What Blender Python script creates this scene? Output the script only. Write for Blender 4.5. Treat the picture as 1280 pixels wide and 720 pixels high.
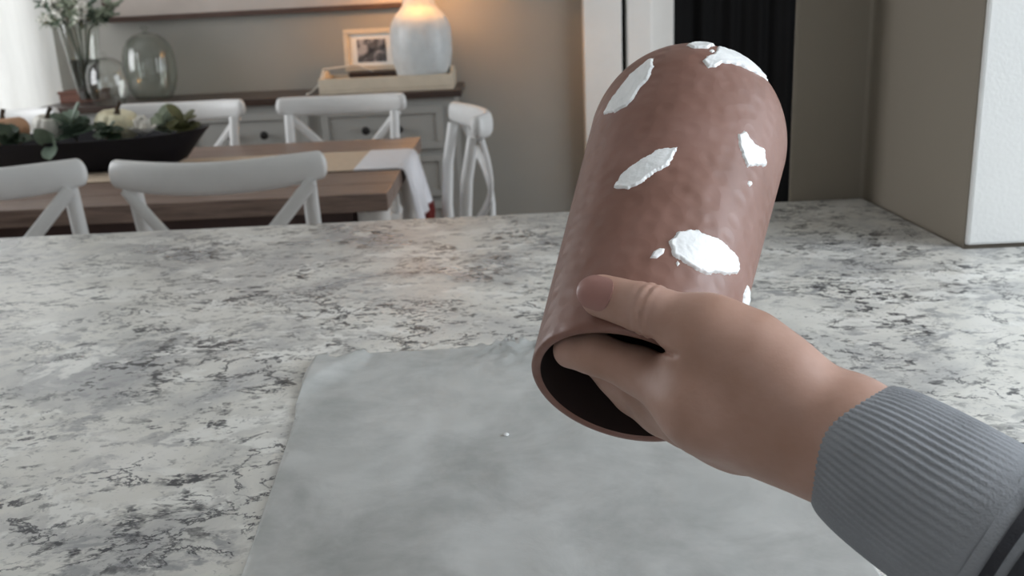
import bpy, bmesh, math, random
import numpy as np
from mathutils import Vector, Matrix, noise as mnoise

for o in list(bpy.data.objects):
    bpy.data.objects.remove(o, do_unlink=True)
scn = bpy.context.scene
COL = scn.collection
random.seed(7)
PI = math.pi

# ------------------------------------------------------------------ camera
cam_data = bpy.data.cameras.new('camera')
cam_data.sensor_width = 36.0
cam_data.lens = 36.0 * 1200.0 / 1280.0
cam_data.clip_start = 0.01
cam_data.dof.use_dof = True
cam_data.dof.focus_distance = 0.46
cam_data.dof.aperture_fstop = 18.0
cam = bpy.data.objects.new('camera', cam_data)
COL.objects.link(cam)
cam.matrix_world = (Matrix.Translation((0, 0, 1.19)) @
                    Matrix.Rotation(math.radians(90 - 16.4), 4, 'X') @
                    Matrix.Rotation(math.radians(-2.6), 4, 'Z'))
scn.camera = cam

# ------------------------------------------------------------------ world, daylight, exposure
world = bpy.data.worlds.new('daylight')
scn.world = world
world.use_nodes = True
world.node_tree.nodes['Background'].inputs[0].default_value = (0.72, 0.84, 1.0, 1)
world.node_tree.nodes['Background'].inputs[1].default_value = 0.6


def area(name, loc, direction, sx, sy, power, color):
    """Daylight coming in through a window opening of the room."""
    l = bpy.data.lights.new(name, 'AREA')
    l.shape = 'RECTANGLE'
    l.size, l.size_y = sx, sy
    l.energy = power
    l.color = color
    o = bpy.data.objects.new(name, l)
    COL.objects.link(o)
    o.location = loc
    o.rotation_euler = Vector(direction).to_track_quat('-Z', 'Z').to_euler()
    return o


area('daylight_curtain_window', (-2.62, 4.80, 1.45), (0, -1, 0), 1.2, 2.0, 15, (1.0, 1.0, 1.0))
area('daylight_dining_window', (-3.24, 3.0, 1.55), (1, 0, 0), 1.9, 1.5, 54, (0.97, 0.98, 1.0))
area('daylight_kitchen_window', (2.14, 0.12, 1.72), (-1, 0, -0.12), 1.4, 1.2, 56, (0.86, 0.93, 1.0))
area('daylight_rear_window', (-0.55, -2.14, 1.75), (0, 1, -0.1), 1.6, 1.1, 4.5, (0.95, 0.98, 1.0))
area('daylight_patio_window', (2.02, 2.95, 1.15), (-1, 0, 0), 1.5, 1.9, 25, (0.92, 0.96, 1.0))

scn.view_settings.view_transform = 'Standard'
scn.view_settings.look = 'None'
scn.view_settings.exposure = 0.1
scn.view_settings.gamma = 1.0
scn.view_settings.use_curve_mapping = False


# ------------------------------------------------------------------ helpers
def lin(c):
    """sRGB 0-255 -> linear rgba."""
    r = []
    for v in c:
        v = v / 255.0
        r.append(v / 12.92 if v <= 0.04045 else ((v + 0.055) / 1.055) ** 2.4)
    return (r[0], r[1], r[2], 1.0)


class NT:
    def __init__(self, name):
        self.m = bpy.data.materials.new(name)
        self.m.use_nodes = True
        self.t = self.m.node_tree
        self.b = self.t.nodes['Principled BSDF']
        self.out = self.t.nodes['Material Output']

    def n(self, kind, **kw):
        nd = self.t.nodes.new(kind)
        for k, v in kw.items():
            if k.startswith('_'):
                setattr(nd, k[1:], v)
            else:
                nd.inputs[k.replace('_', ' ')].default_value = v
        return nd

    def l(self, a, b):
        self.t.links.new(a, b)

    def coords(self, scale=(1, 1, 1), rot=(0, 0, 0)):
        tc = self.n('ShaderNodeTexCoord')
        mp = self.n('ShaderNodeMapping')
        mp.inputs['Scale'].default_value = scale
        mp.inputs['Rotation'].default_value = rot
        self.l(tc.outputs['Object'], mp.inputs['Vector'])
        return mp.outputs[0]

    def noise(self, vec, scale, detail=3, rough=0.55, dist=0.0):
        nd = self.n('ShaderNodeTexNoise', Scale=scale, Detail=detail, Roughness=rough, Distortion=dist)
        self.l(vec, nd.inputs['Vector'])
        return nd.outputs['Fac']

    def ramp(self, fac, stops):
        r = self.n('ShaderNodeValToRGB')
        els = r.color_ramp.elements
        els[0].position, els[0].color = stops[0]
        els[1].position, els[1].color = stops[-1]
        for p, c in stops[1:-1]:
            e = els.new(p)
            e.color = c
        self.l(fac, r.inputs[0])
        return r.outputs[0]

    def mix(self, fac, a, b, mode='MIX'):
        m = self.n('ShaderNodeMix', _data_type='RGBA', _blend_type=mode)
        for src, i in ((fac, 0), (a, 6), (b, 7)):
            if hasattr(src, 'is_linked') or isinstance(src, bpy.types.NodeSocket):
                self.l(src, m.inputs[i])
            else:
                m.inputs[i].default_value = src
        return m.outputs[2]

    def math(self, op, a, b=0.0):
        m = self.n('ShaderNodeMath', _operation=op)
        for src, i in ((a, 0), (b, 1)):
            if isinstance(src, bpy.types.NodeSocket):
                self.l(src, m.inputs[i])
            else:
                m.inputs[i].default_value = src
        return m.outputs[0]

    def bump(self, h, strength=0.2, dist=0.002):
        b = self.n('ShaderNodeBump', Strength=strength, Distance=dist)
        self.l(h, b.inputs['Height'])
        self.l(b.outputs[0], self.b.inputs['Normal'])


def bw(v):
    return (v, v, v, 1)


def plain(name, rgb, rough=0.5, var=0.08, vscale=12.0, bump=0.0, bscale=200.0, metal=0.0, spec=0.5):
    """A painted / dyed surface: colour with soft mottling and fine relief."""
    k = NT(name)
    v = k.coords()
    c = lin(rgb)
    f = k.noise(v, vscale, 4)
    dark = tuple(x * (1 - var) for x in c[:3]) + (1,)
    lite = tuple(min(1, x * (1 + var)) for x in c[:3]) + (1,)
    k.l(k.ramp(f, [(0.3, dark), (0.7, lite)]), k.b.inputs['Base Color'])
    k.b.inputs['Roughness'].default_value = rough
    k.b.inputs['Metallic'].default_value = metal
    k.b.inputs['Specular IOR Level'].default_value = spec
    if bump:
        k.bump(k.noise(v, bscale, 3), bump, 0.001)
    return k.m


def wood(name, dark, lite, axis=0, scale=14.0, rough=0.5):
    k = NT(name)
    s = [6.0, 6.0, 6.0]
    s[axis] = 0.5
    v = k.coords(scale=s)
    f = k.noise(v, scale, 6, 0.6, 0.6)
    k.l(k.ramp(f, [(0.3, lin(dark)), (0.7, lin(lite))]), k.b.inputs['Base Color'])
    k.b.inputs['Roughness'].default_value = rough
    k.bump(f, 0.15, 0.001)
    return k.m


class MB:
    """Collects vertices and faces, then links them as ONE mesh object."""
    def __init__(self):
        self.v, self.f = [], []

    def add(self, vs, fs):
        n = len(self.v)
        self.v += [tuple(p) for p in vs]
        self.f += [tuple(i + n for i in f) for f in fs]
        return self

    def box(self, x0, x1, y0, y1, z0, z1):
        vs = [(x0, y0, z0), (x1, y0, z0), (x1, y1, z0), (x0, y1, z0),
              (x0, y0, z1), (x1, y0, z1), (x1, y1, z1), (x0, y1, z1)]
        return self.add(vs, [(0, 3, 2, 1), (4, 5, 6, 7), (0, 1, 5, 4), (1, 2, 6, 5), (2, 3, 7, 6), (3, 0, 4, 7)])

    def prism(self, poly, z0, z1):
        n = len(poly)
        vs = [(x, y, z0) for x, y in poly] + [(x, y, z1) for x, y in poly]
        fs = [tuple(range(n))[::-1], tuple(range(n, 2 * n))]
        fs += [(i, (i + 1) % n, n + (i + 1) % n, n + i) for i in range(n)]
        return self.add(vs, fs)

    def lathe(self, prof, seg=32, c=(0, 0, 0), closed=False, mod=None):
        vs, fs = [], []
        n = len(prof)
        for (r, z) in prof:
            for j in range(seg):
                a = 2 * PI * j / seg
                rr = r * (mod(a, z) if mod else 1)
                vs.append((c[0] + rr * math.cos(a), c[1] + rr * math.sin(a), c[2] + z))
        for i in range(n - 1 + (1 if closed else 0)):
            i2 = (i + 1) % n
            for j in range(seg):
                k = (j + 1) % seg
                fs.append((i * seg + j, i * seg + k, i2 * seg + k, i2 * seg + j))
        if not closed:
            fs.append(tuple(range(seg))[::-1])
            fs.append(tuple((n - 1) * seg + j for j in range(seg)))
        return self.add(vs, fs)

    def sweep(self, pts, ra, rb=None, up=(0, 0, 1), n=12, round_ends=False, power=2.0):
        """Elliptic bar along pts: ra across, rb along `up`."""
        pts = [Vector(p) for p in pts]
        m = len(pts)
        ra = list(ra) if hasattr(ra, '__len__') else [ra] * m
        rb = (list(rb) if hasattr(rb, '__len__') else [rb] * m) if rb is not None else list(ra)
        if round_ends:
            d0 = (pts[1] - pts[0]).normalized()
            d1 = (pts[-1] - pts[-2]).normalized()
            e = min(ra[0], rb[0])
            e1 = min(ra[-1], rb[-1])
            head = [(pts[0] - d0 * e * math.sin(a), math.cos(a)) for a in (1.5, 1.2, 0.8, 0.4)]
            tail = [(pts[-1] + d1 * e1 * math.sin(a), math.cos(a)) for a in (0.4, 0.8, 1.2, 1.5)]
            ra = [ra[0] * k for _, k in head] + ra + [ra[-1] * k for _, k in tail]
            rb = [rb[0] * k for _, k in head] + rb + [rb[-1] * k for _, k in tail]
            pts = [p for p, _ in head] + pts + [p for p, _ in tail]
            m = len(pts)
        vs, fs = [], []
        upv = Vector(up)
        for i, p in enumerate(pts):
            t = (pts[min(i + 1, m - 1)] - pts[max(i - 1, 0)]).normalized()
            s = t.cross(upv)
            if s.length < 1e-4:
                s = t.cross(Vector((1, 0, 0)))
            s.normalize()
            u = s.cross(t)
            for j in range(n):
                a = 2 * PI * j / n
                ca, sa = math.cos(a), math.sin(a)
                ca = math.copysign(abs(ca) ** (2 / power), ca)
                sa = math.copysign(abs(sa) ** (2 / power), sa)
                vs.append(p + s * ra[i] * ca + u * rb[i] * sa)
        for i in range(m - 1):
            for j in range(n):
                k = (j + 1) % n
                fs.append((i * n + j, i * n + k, (i + 1) * n + k, (i + 1) * n + j))
        fs.append(tuple(range(n))[::-1])
        fs.append(tuple((m - 1) * n + j for j in range(n)))
        return self.add(vs, fs)

    def build(self, name, mat, parent=None, loc=None, smooth=True, bevel=0.0, angle=40):
        me = bpy.data.meshes.new(name)
        me.from_pydata(self.v, [], self.f)
        bm = bmesh.new()
        bm.from_mesh(me)
        bmesh.ops.recalc_face_normals(bm, faces=bm.faces[:])
        if bevel:
            es = [e for e in bm.edges if len(e.link_faces) == 2 and e.calc_face_angle(0) > 0.6]
            bmesh.ops.bevel(bm, geom=es, offset=bevel, segments=2, affect='EDGES', profile=0.6)
        bm.to_mesh(me)
        bm.free()
        if smooth:
            me.shade_smooth()
            me.set_sharp_from_angle(angle=math.radians(angle))
        me.materials.append(mat)
        o = bpy.data.objects.new(name, me)
        COL.objects.link(o)
        if parent:
            o.parent = parent
        if loc:
            o.location = loc
        return o


def tag(o, label=None, cat=None, group=None, kind=None):
    if label:
        o['label'] = label
    if cat:
        o['category'] = cat
    if group:
        o['group'] = group
    if kind:
        o['kind'] = kind
    return o


def empty(name, loc=(0, 0, 0), rz=0.0):
    e = bpy.data.objects.new(name, None)
    e.empty_display_size = 0.05
    COL.objects.link(e)
    e.location = loc
    e.rotation_euler = (0, 0, rz)
    return e


def copy_tree(o, parent=None):
    c = o.copy()
    COL.objects.link(c)
    c.parent = parent
    for ch in list(o.children):
        copy_tree(ch, c)
    return c


# ------------------------------------------------------------------ materials
M = {}
M['wall'] = plain('greige_wall_paint', (160, 158, 151), 0.75, 0.03, 3.0, 0.12, 260)
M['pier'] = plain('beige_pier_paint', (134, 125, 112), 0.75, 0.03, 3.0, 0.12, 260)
M['wall_white'] = plain('white_wall_paint', (226, 226, 224), 0.7, 0.02, 3.0, 0.35, 240)
M['ceiling'] = plain('ceiling_paint', (225, 224, 220), 0.8, 0.02)
M['trim'] = plain('white_trim_paint', (240, 239, 235), 0.4, 0.02)
M['floor'] = wood('floor_boards', (92, 70, 55), (130, 104, 84), 0, 10)
M['chair'] = plain('white_chair_paint', (222, 223, 222), 0.38, 0.03, 20)
M['table'] = wood('brown_table_wood', (98, 80, 71), (148, 127, 115), 0, 14, 0.4)
M['apron_shaded'] = plain('shade_darkened_apron', (70, 46, 40), 0.5, 0.15, 14)  # apron brown has the shade under the tabletop put into its colour
M['table_leg'] = plain('white_leg_paint', (214, 212, 208), 0.45, 0.03)
M['sideboard'] = plain('grey_cabinet_paint', (158, 158, 154), 0.5, 0.03, 8)
M['darktop'] = wood('dark_stained_top', (44, 34, 30), (70, 54, 46), 0, 14, 0.35)
M['knob'] = plain('black_knob', (22, 20, 20), 0.4, 0.1)
M['cream'] = plain('cream_painted_wood', (206, 194, 174), 0.55, 0.06, 18)
M['lamp'] = plain('white_glazed_ceramic', (205, 210, 211), 0.35, 0.07, 26, 0.3, 60)
M['brown_wood'] = wood('reddish_brown_wood', (84, 48, 34), (122, 74, 54), 0, 14, 0.5)
M['frame_wood'] = wood('dark_frame_wood', (66, 48, 42), (94, 72, 62), 0, 14, 0.6)
M['navy'] = plain('navy_black_bowl', (15, 15, 25), 0.6, 0.2, 20, spec=0.3)
M['runner'] = plain('beige_linen', (206, 188, 166), 0.9, 0.05, 60, 0.4, 500)
M['runner_white'] = plain('white_linen', (232, 233, 238), 0.9, 0.03, 60, 0.4, 500)
M['fringe'] = plain('dark_red_fringe', (120, 44, 40), 0.9, 0.35, 120)
M['black'] = plain('black_cloth', (7, 7, 8), 0.8, 0.2, 8, spec=0.2)
M['leaf'] = plain('grey_green_leaf', (98, 116, 100), 0.6, 0.2, 40)
M['leaf_dark'] = plain('dark_green_leaf', (62, 78, 60), 0.55, 0.25, 40)
M['leaf_pale'] = plain('pale_green_leaf', (158, 168, 148), 0.6, 0.2, 40)
M['olive'] = plain('olive_green_leaf', (96, 98, 62), 0.6, 0.25, 40)
M['petal'] = plain('white_petal', (232, 230, 222), 0.7, 0.05, 40)
M['cream_skin'] = plain('cream_gourd_skin', (226, 220, 190), 0.6, 0.06, 30)
M['tan_skin'] = plain('tan_gourd_skin', (198, 158, 128), 0.6, 0.08, 30)
M['stem'] = plain('brown_stem', (64, 52, 40), 0.8, 0.2, 60)
M['cord'] = plain('white_cord', (220, 218, 212), 0.5, 0.02)


def glass(name, rgb=(253, 254, 253), rough=0.02):
    """Thin blown glass: clear, with Fresnel gloss on its faces."""
    k = NT(name)
    v = k.coords()
    f = k.noise(v, 6, 2)
    c = lin(rgb)
    tint = k.ramp(f, [(0.3, tuple(x * 0.985 for x in c[:3]) + (1,)), (0.7, c)])
    tr = k.n('ShaderNodeBsdfTransparent')
    k.l(tint, tr.inputs[0])
    gl = k.n('ShaderNodeBsdfGlossy', Roughness=rough)
    lw = k.n('ShaderNodeLayerWeight', Blend=0.5)
    fr = k.math('MULTIPLY_ADD', k.math('POWER', lw.outputs['Facing'], 3.5), 0.55)
    fr.node.inputs[2].default_value = 0.06
    mx = k.n('ShaderNodeMixShader')
    k.l(fr, mx.inputs[0])
    k.l(tr.outputs[0], mx.inputs[1])
    k.l(gl.outputs[0], mx.inputs[2])
    k.l(mx.outputs[0], k.out.inputs['Surface'])
    return k.m


M['glass'] = glass('clear_glass')
M['glass_ribbed'] = glass('ribbed_glass', (245, 247, 245), 0.08)
M['water'] = glass('greyish_water', (176, 180, 178), 0.05)


def granite():
    k = NT('granite_speckled')
    v0 = k.coords()
    # slow warp so that the streaks drift in direction
    wn = k.n('ShaderNodeTexNoise', Scale=3.2, Detail=3.0)
    k.l(v0, wn.inputs['Vector'])
    wa = k.n('ShaderNodeVectorMath', _operation='MULTIPLY_ADD')
    k.l(wn.outputs['Color'], wa.inputs[0])
    wa.inputs[1].default_value = (0.05, 0.05, 0.0)
    k.l(v0, wa.inputs[2])
    v = wa.outputs[0]
    mp = k.n('ShaderNodeMapping')
    mp.inputs['Scale'].default_value = (0.82, 1.12, 1)
    mp.inputs['Rotation'].default_value = (0, 0, math.radians(24))
    k.l(v, mp.inputs['Vector'])
    vs = mp.outputs[0]
    # broad white and grey drifts
    n1 = k.noise(v, 7.0, 6, 0.62, 0.6)
    base = k.ramp(n1, [(0.34, lin((178, 178, 178))), (0.44, lin((202, 201, 197))), (0.54, lin((222, 220, 213))), (0.70, lin((234, 232, 227)))])
    # finer grey mineral patches
    n2 = k.noise(vs, 38, 6, 0.68, 0.35)
    g2 = k.ramp(n2, [(0.50, bw(0)), (0.58, bw(1))])
    gate2 = k.ramp(k.noise(v, 9.0, 4, 0.55, 0.3), [(0.42, bw(0.06)), (0.60, bw(0.85))])
    base = k.mix(k.math('MULTIPLY', g2, gate2), base, lin((150, 151, 153)))
    # crystal whites
    n5 = k.noise(vs, 19, 5, 0.62, 0.3)
    w5 = k.ramp(n5, [(0.55, bw(0)), (0.60, bw(0.85))])
    base = k.mix(w5, base, lin((236, 235, 230)))
    # broken dark veins
    n3 = k.noise(vs, 20, 6, 0.66, 0.4)
    band = k.math('ABSOLUTE', k.math('SUBTRACT', n3, 0.5))
    line = k.ramp(band, [(0.006, bw(1)), (0.020, bw(0))])
    gate = k.ramp(k.noise(v, 20, 4, 0.6, 0.3), [(0.47, bw(0)), (0.55, bw(0.92))])
    base = k.mix(k.math('MULTIPLY', line, gate), base, lin((52, 54, 60)))
    # black flecks gathered in drifts
    n4 = k.noise(vs, 95, 4, 0.62, 0.25)
    fl = k.ramp(n4, [(0.53, bw(0)), (0.585, bw(1))])
    gate4 = k.ramp(k.noise(v, 13, 6, 0.68, 0.3), [(0.47, bw(0)), (0.585, bw(0.97))])
    base = k.mix(k.math('MULTIPLY', fl, gate4), base, lin((50, 52, 58)))
    # fine pepper
    n6 = k.noise(v, 190, 3, 0.6, 0.4)
    fp = k.ramp(n6, [(0.62, bw(0)), (0.68, bw(0.5))])
    base = k.mix(fp, base, lin((120, 122, 126)))
    k.l(base, k.b.inputs['Base Color'])
    rr = k.ramp(n1, [(0.3, bw(0.26)), (0.7, bw(0.34))])
    k.l(rr, k.b.inputs['Roughness'])
    k.b.inputs['Specular IOR Level'].default_value = 0.5
    return k.m


M['granite'] = granite()


def paper_mat():
    k = NT('waxed_paper')
    v = k.coords()
    f = k.noise(v, 16, 4, 0.6, 0.5)
    col = k.ramp(f, [(0.3, lin((184, 186, 184))), (0.7, lin((204, 205, 203)))])
    k.l(col, k.b.inputs['Base Color'])
    k.b.inputs['Roughness'].default_value = 0.36
    k.b.inputs['Specular IOR Level'].default_value = 0.5
    k.bump(k.noise(v, 34, 5, 0.6, 0.8), 0.25, 0.002)
    tr = k.n('ShaderNodeBsdfTransparent')
    tr.inputs[0].default_value = (0.93, 0.94, 0.93, 1)
    mx = k.n('ShaderNodeMixShader')
    k.l(k.ramp(k.noise(v, 13, 5, 0.62, 0.4), [(0.42, bw(0.07)), (0.68, bw(0.34))]), mx.inputs[0])
    k.l(k.b.outputs[0], mx.inputs[1])
    k.l(tr.outputs[0], mx.inputs[2])
    k.l(mx.outputs[0], k.out.inputs['Surface'])
    return k.m


M['paper'] = paper_mat()


def clay():
    k = NT('hammered_brown_clay')
    v = k.coords()
    f = k.noise(v, 22, 4, 0.6, 0.3)
    col = k.ramp(f, [(0.28, lin((116, 80, 67))), (0.52, lin((131, 94, 82))), (0.75, lin((141, 106, 96)))])
    # hammer dimples: rows of soft round dents
    vo = k.n('ShaderNodeTexVoronoi', Scale=115.0, Randomness=0.55)
    vo.feature = 'SMOOTH_F1'
    vo.inputs['Smoothness'].default_value = 0.6
    k.l(v, vo.inputs['Vector'])
    dn = k.ramp(vo.outputs['Distance'], [(0.1, bw(0)), (0.55, bw(1))])
    k.l(col, k.b.inputs['Base Color'])
    k.b.inputs['Roughness'].default_value = 0.42
    k.b.inputs['Specular IOR Level'].default_value = 0.45
    k.bump(dn, 0.24, 0.0016)
    return k.m


M['clay'] = clay()
M['clay_inside'] = plain('shade_darkened_inside', (40, 25, 21), 0.85, 0.1, 30)  # clay colour darkened to carry the shade inside the vessel


def paint_mat():
    k = NT('thick_white_paint')
    v = k.coords(scale=(1, 1, 0.4))
    f = k.noise(v, 170, 4, 0.6, 0.6)
    k.l(k.ramp(f, [(0.25, lin((226, 228, 228))), (0.6, lin((246, 247, 247)))]), k.b.inputs['Base Color'])
    k.b.inputs['Roughness'].default_value = 0.35
    k.bump(f, 0.35, 0.0008)
    return k.m


M['paint'] = paint_mat()


def skin():
    k = NT('skin')
    v = k.coords()
    f = k.noise(v, 26, 4, 0.6)
    k.l(k.ramp(f, [(0.3, lin((162, 124, 106))), (0.55, lin((174, 137, 121))), (0.75, lin((184, 149, 136)))]), k.b.inputs['Base Color'])
    k.b.inputs['Roughness'].default_value = 0.5
    k.b.inputs['Subsurface Weight'].default_value = 0.06
    k.b.inputs['Subsurface Radius'].default_value = (1.0, 0.35, 0.2)
    k.b.inputs['Subsurface Scale'].default_value = 0.004
    h = k.math('ADD', k.noise(v, 420, 3), k.noise(v, 120, 3))
    k.bump(h, 0.12, 0.0008)
    return k.m


M['skin'] = skin()
M['nail'] = plain('fingernail', (158, 116, 108), 0.3, 0.04, 60)
M['sweat'] = plain('grey_sweatshirt_knit', (142, 144, 148), 0.95, 0.07, 60, 0.5, 900, spec=0.2)
M['sweat_dark'] = plain('charcoal_stripe_knit', (58, 58, 62), 0.95, 0.1, 60, 0.5, 900, spec=0.2)


def curtain_mat():
    k = NT('white_sheer_curtain')
    v = k.coords(scale=(1, 1, 0.1))
    f = k.noise(v, 40, 3)
    k.l(k.ramp(f, [(0.3, lin((228, 228, 225))), (0.7, lin((240, 240, 237)))]), k.b.inputs['Base Color'])
    k.b.inputs['Roughness'].default_value = 0.9
    tl = k.n('ShaderNodeBsdfTranslucent')
    tl.inputs[0].default_value = lin((242, 242, 240))
    mx = k.n('ShaderNodeMixShader')
    mx.inputs[0].default_value = 0.5
    k.l(k.b.outputs[0], mx.inputs[1])
    k.l(tl.outputs[0], mx.inputs[2])
    k.l(mx.outputs[0], k.out.inputs['Surface'])
    return k.m


M['curtain'] = curtain_mat()


def shade_mat():
    k = NT('cream_lamp_shade')
    v = k.coords()
    f = k.noise(v, 90, 3)
    k.l(k.ramp(f, [(0.3, lin((226, 214, 190))), (0.7, lin((236, 226, 204)))]), k.b.inputs['Base Color'])
    tl = k.n('ShaderNodeBsdfTranslucent')
    tl.inputs[0].default_value = lin((240, 215, 170))
    mx = k.n('ShaderNodeMixShader')
    mx.inputs[0].default_value = 0.15
    k.l(k.b.outputs[0], mx.inputs[1])
    k.l(tl.outputs[0], mx.inputs[2])
    k.l(mx.outputs[0], k.out.inputs['Surface'])
    return k.m


M['shade'] = shade_mat()


def photo_mat():
    k = NT('grey_photograph_print')
    v = k.coords()
    f = k.noise(v, 17, 3, 0.6, 0.4)
    k.l(k.ramp(f, [(0.40, lin((52, 50, 52))), (0.52, lin((96, 94, 96))), (0.62, lin((178, 174, 176)))]), k.b.inputs['Base Color'])
    k.b.inputs['Roughness'].default_value = 0.2
    return k.m


M['photo'] = photo_mat()

# ------------------------------------------------------------------ the room
ZC = 2.6
tag(MB().box(-3.3, 2.2, -2.2, 4.9, -0.05, 0.0).build('floor', M['floor'], smooth=False), kind='structure')
tag(MB().box(-3.3, 2.2, -2.2, 4.9, ZC, ZC + 0.05).build('ceiling', M['ceiling'], smooth=False), kind='structure')


def wall_with_hole(name, axis, p0, p1, a0, a1, hole, mat):
    """Wall slab between p0..p1 on its thin axis, a0..a1 along, with a rectangular window opening."""
    m = MB()
    h0, h1, z0, z1 = hole

    def b(s0, s1, b0, b1):
        if s1 - s0 < 1e-4 or b1 - b0 < 1e-4:
            return
        if axis == 'x':
            m.box(p0, p1, s0, s1, b0, b1)
        else:
            m.box(s0, s1, p0, p1, b0, b1)
    b(a0, h0, 0, ZC)
    b(h1, a1, 0, ZC)
    b(h0, h1, 0, z0)
    b(h0, h1, z1, ZC)
    return tag(m.build(name, mat, smooth=False), kind='structure')


def window_frame(name, axis, p0, p1, hole):
    h0, h1, z0, z1 = hole
    root = empty(name, ((p0 + p1) / 2, (h0 + h1) / 2, z0) if axis == 'x' else ((h0 + h1) / 2, (p0 + p1) / 2, z0))
    tag(root, kind='structure')
    w, hh, d, t = (h1 - h0) / 2, z1 - z0, (p1 - p0) / 2 + 0.012, 0.05

    def bar(nm, s0, s1, b0, b1):
        m = MB()
        if axis == 'x':
            m.box(-d, d, s0, s1, b0, b1)
        else:
            m.box(s0, s1, -d, d, b0, b1)
        m.build(nm, M['trim'], root, smooth=False)
    bar('jamb', -w, -w + t, 0, hh)
    bar('jamb', w - t, w, 0, hh)
    bar('sill', -w + t, w - t, 0, t)
    bar('head', -w + t, w - t, hh - t, hh)
    bar('mullion', -0.02, 0.02, t, hh - t)
    return root


H_CURT = (-3.2, -2.06, 0.55, 2.35)
wall_with_hole('wall_back', 'y', 4.55, 4.68, -3.3, 0.375, H_CURT, M['wall'])
window_frame('window_1', 'y', 4.55, 4.68, H_CURT)
H_DIN = (2.05, 3.95, 0.8, 2.3)
wall_with_hole('wall_left', 'x', -3.3, -3.18, -2.2, 4.55, H_DIN, M['wall'])
window_frame('window_2', 'x', -3.3, -3.18, H_DIN)
H_KIT = (-0.58, 0.82, 1.12, 2.32)
wall_with_hole('wall_kitchen', 'x', 2.08, 2.2, -2.2, 0.998, H_KIT, M['wall_white'])
window_frame('window_3', 'x', 2.08, 2.2, H_KIT)
H_REAR = (-1.35, 0.25, 1.2, 2.3)
wall_with_hole('wall_rear', 'y', -2.2, -2.08, -3.18, 2.08, H_REAR, M['wall_white'])
window_frame('window_4', 'y', -2.2, -2.08, H_REAR)

# wall pier at the right end of the worktop: greige return, white kitchen face
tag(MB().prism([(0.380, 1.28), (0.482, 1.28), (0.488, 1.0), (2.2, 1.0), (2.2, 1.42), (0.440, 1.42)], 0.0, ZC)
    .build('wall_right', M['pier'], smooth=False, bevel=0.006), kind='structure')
tag(MB().box(0.4885, 2.08, 0.9925, 0.9995, 0.922, ZC).build('wall_front', M['wall_white'], smooth=False, bevel=0.003), kind='structure')
H_PAT = (2.2, 3.7, 0.2, 2.1)
wall_with_hole('wall_dining', 'x', 2.05, 2.2, 1.42, 4.75, H_PAT, M['wall'])
window_frame('window_5', 'x', 2.05, 2.2, H_PAT)

# white doorway at the end of the back wall: casing boards, door edge, and a dark room behind a black curtain
door = empty('door_1', (0.375, 4.5, 0))
tag(door, kind='structure')
MB().box(0.0, 0.172, -0.03, 0.18, 0, ZC).build('casing', M['trim'], door, smooth=False, bevel=0.006)
MB().box(0.172, 0.198, 0.06, 0.18, 0, ZC).build('gap_shade', M['black'], door, smooth=False)  # black strip standing in for the shade in the gap
MB().box(0.198, 0.31, -0.02, 0.18, 0, ZC).build('door_edge', M['trim'], door, smooth=False, bevel=0.006)
MB().box(0.31, 0.42, 0.05, 0.18, 0, ZC).build('jamb', M['trim'], door, smooth=False, bevel=0.004)
tag(MB().box(0.795, 2.2, 4.75, 4.85, 0, ZC).build('wall_hall', M['wall'], smooth=False), kind='structure')


def drape(x0, x1, z0, z1, n, folds, amp, seed):
    rnd = random.Random(seed)
    ph = [rnd.uniform(0, 6.28) for _ in range(3)]
    nz = 8
    vs, fs = [], []
    for side in (0, 1):
        for i in range(n + 1):
            u = i / n
            for j in range(nz + 1):
                w = j / nz
                y = amp * (math.sin(u * folds * 2 * PI + ph[0]) + 0.45 * math.sin(u * folds * 3.7 * PI + ph[1])) * (1.05 - 0.25 * w)
                vs.append((x0 + (x1 - x0) * u, y + side * 0.003, z0 + (z1 - z0) * w))
    k = nz + 1
    off = (n + 1) * k
    for i in range(n):
        for j in range(nz):
            a, b, c, d = i * k + j, (i + 1) * k + j, (i + 1) * k + j + 1, i * k + j + 1
            fs.append((a, b, c, d))
            fs.append((off + d, off + c, off + b, off + a))
    for j in range(nz):
        fs.append((j, j + 1, off + j + 1, off + j))
        e = n * k
        fs.append((e + j + 1, e + j, off + e + j, off + e + j + 1))
    for i in range(n):
        fs.append((i * k, off + i * k, off + (i + 1) * k, (i + 1) * k))
        fs.append((i * k + nz, (i + 1) * k + nz, off + (i + 1) * k + nz, off + i * k + nz))
    return MB().add(vs, fs)


def curtain(name, loc, w, z1, folds, amp, seed, mat, label):
    root = empty(name, loc)
    tag(root, label, 'curtain')
    drape(-w / 2, w / 2, 0.02, z1, 160, folds, amp, seed).build('panel', mat, root, angle=80)
    MB().sweep([(-w / 2 - 0.03, 0, z1 + 0.01), (w / 2 + 0.03, 0, z1 + 0.01)], 0.012, n=12, up=(0, 1, 0)).build('rod', M['knob'], root)
    return root


curtain('window_curtain', (-2.575, 4.47, 0), 1.14, 2.42, 7, 0.006, 3, M['curtain'], 'bright white sheer curtain hanging at the left of the sideboard wall')
curtain('doorway_curtain', (1.30, 4.60, 0), 1.0, 2.45, 8, 0.014, 5, M['black'], 'tall black curtain with vertical folds hanging beside the white doorway')

# ------------------------------------------------------------------ worktop on its half wall
WT = 0.92
tag(MB().box(-1.55, 0.9, 0.42, 1.02, 0, WT - 0.034).build('wall_half', M['wall_white'], smooth=False), kind='structure')
poly = [(-1.75, 0.16), (1.9, 0.16), (1.9, 0.990), (0.485, 0.990), (0.479, 1.273), (-1.75, 1.266)]
wt = MB().prism([(x, y) for x, y in poly], WT - 0.032, WT).build('worktop', M['granite'], bevel=0.004)
tag(wt, 'white and grey speckled granite worktop filling the foreground', 'worktop')


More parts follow.
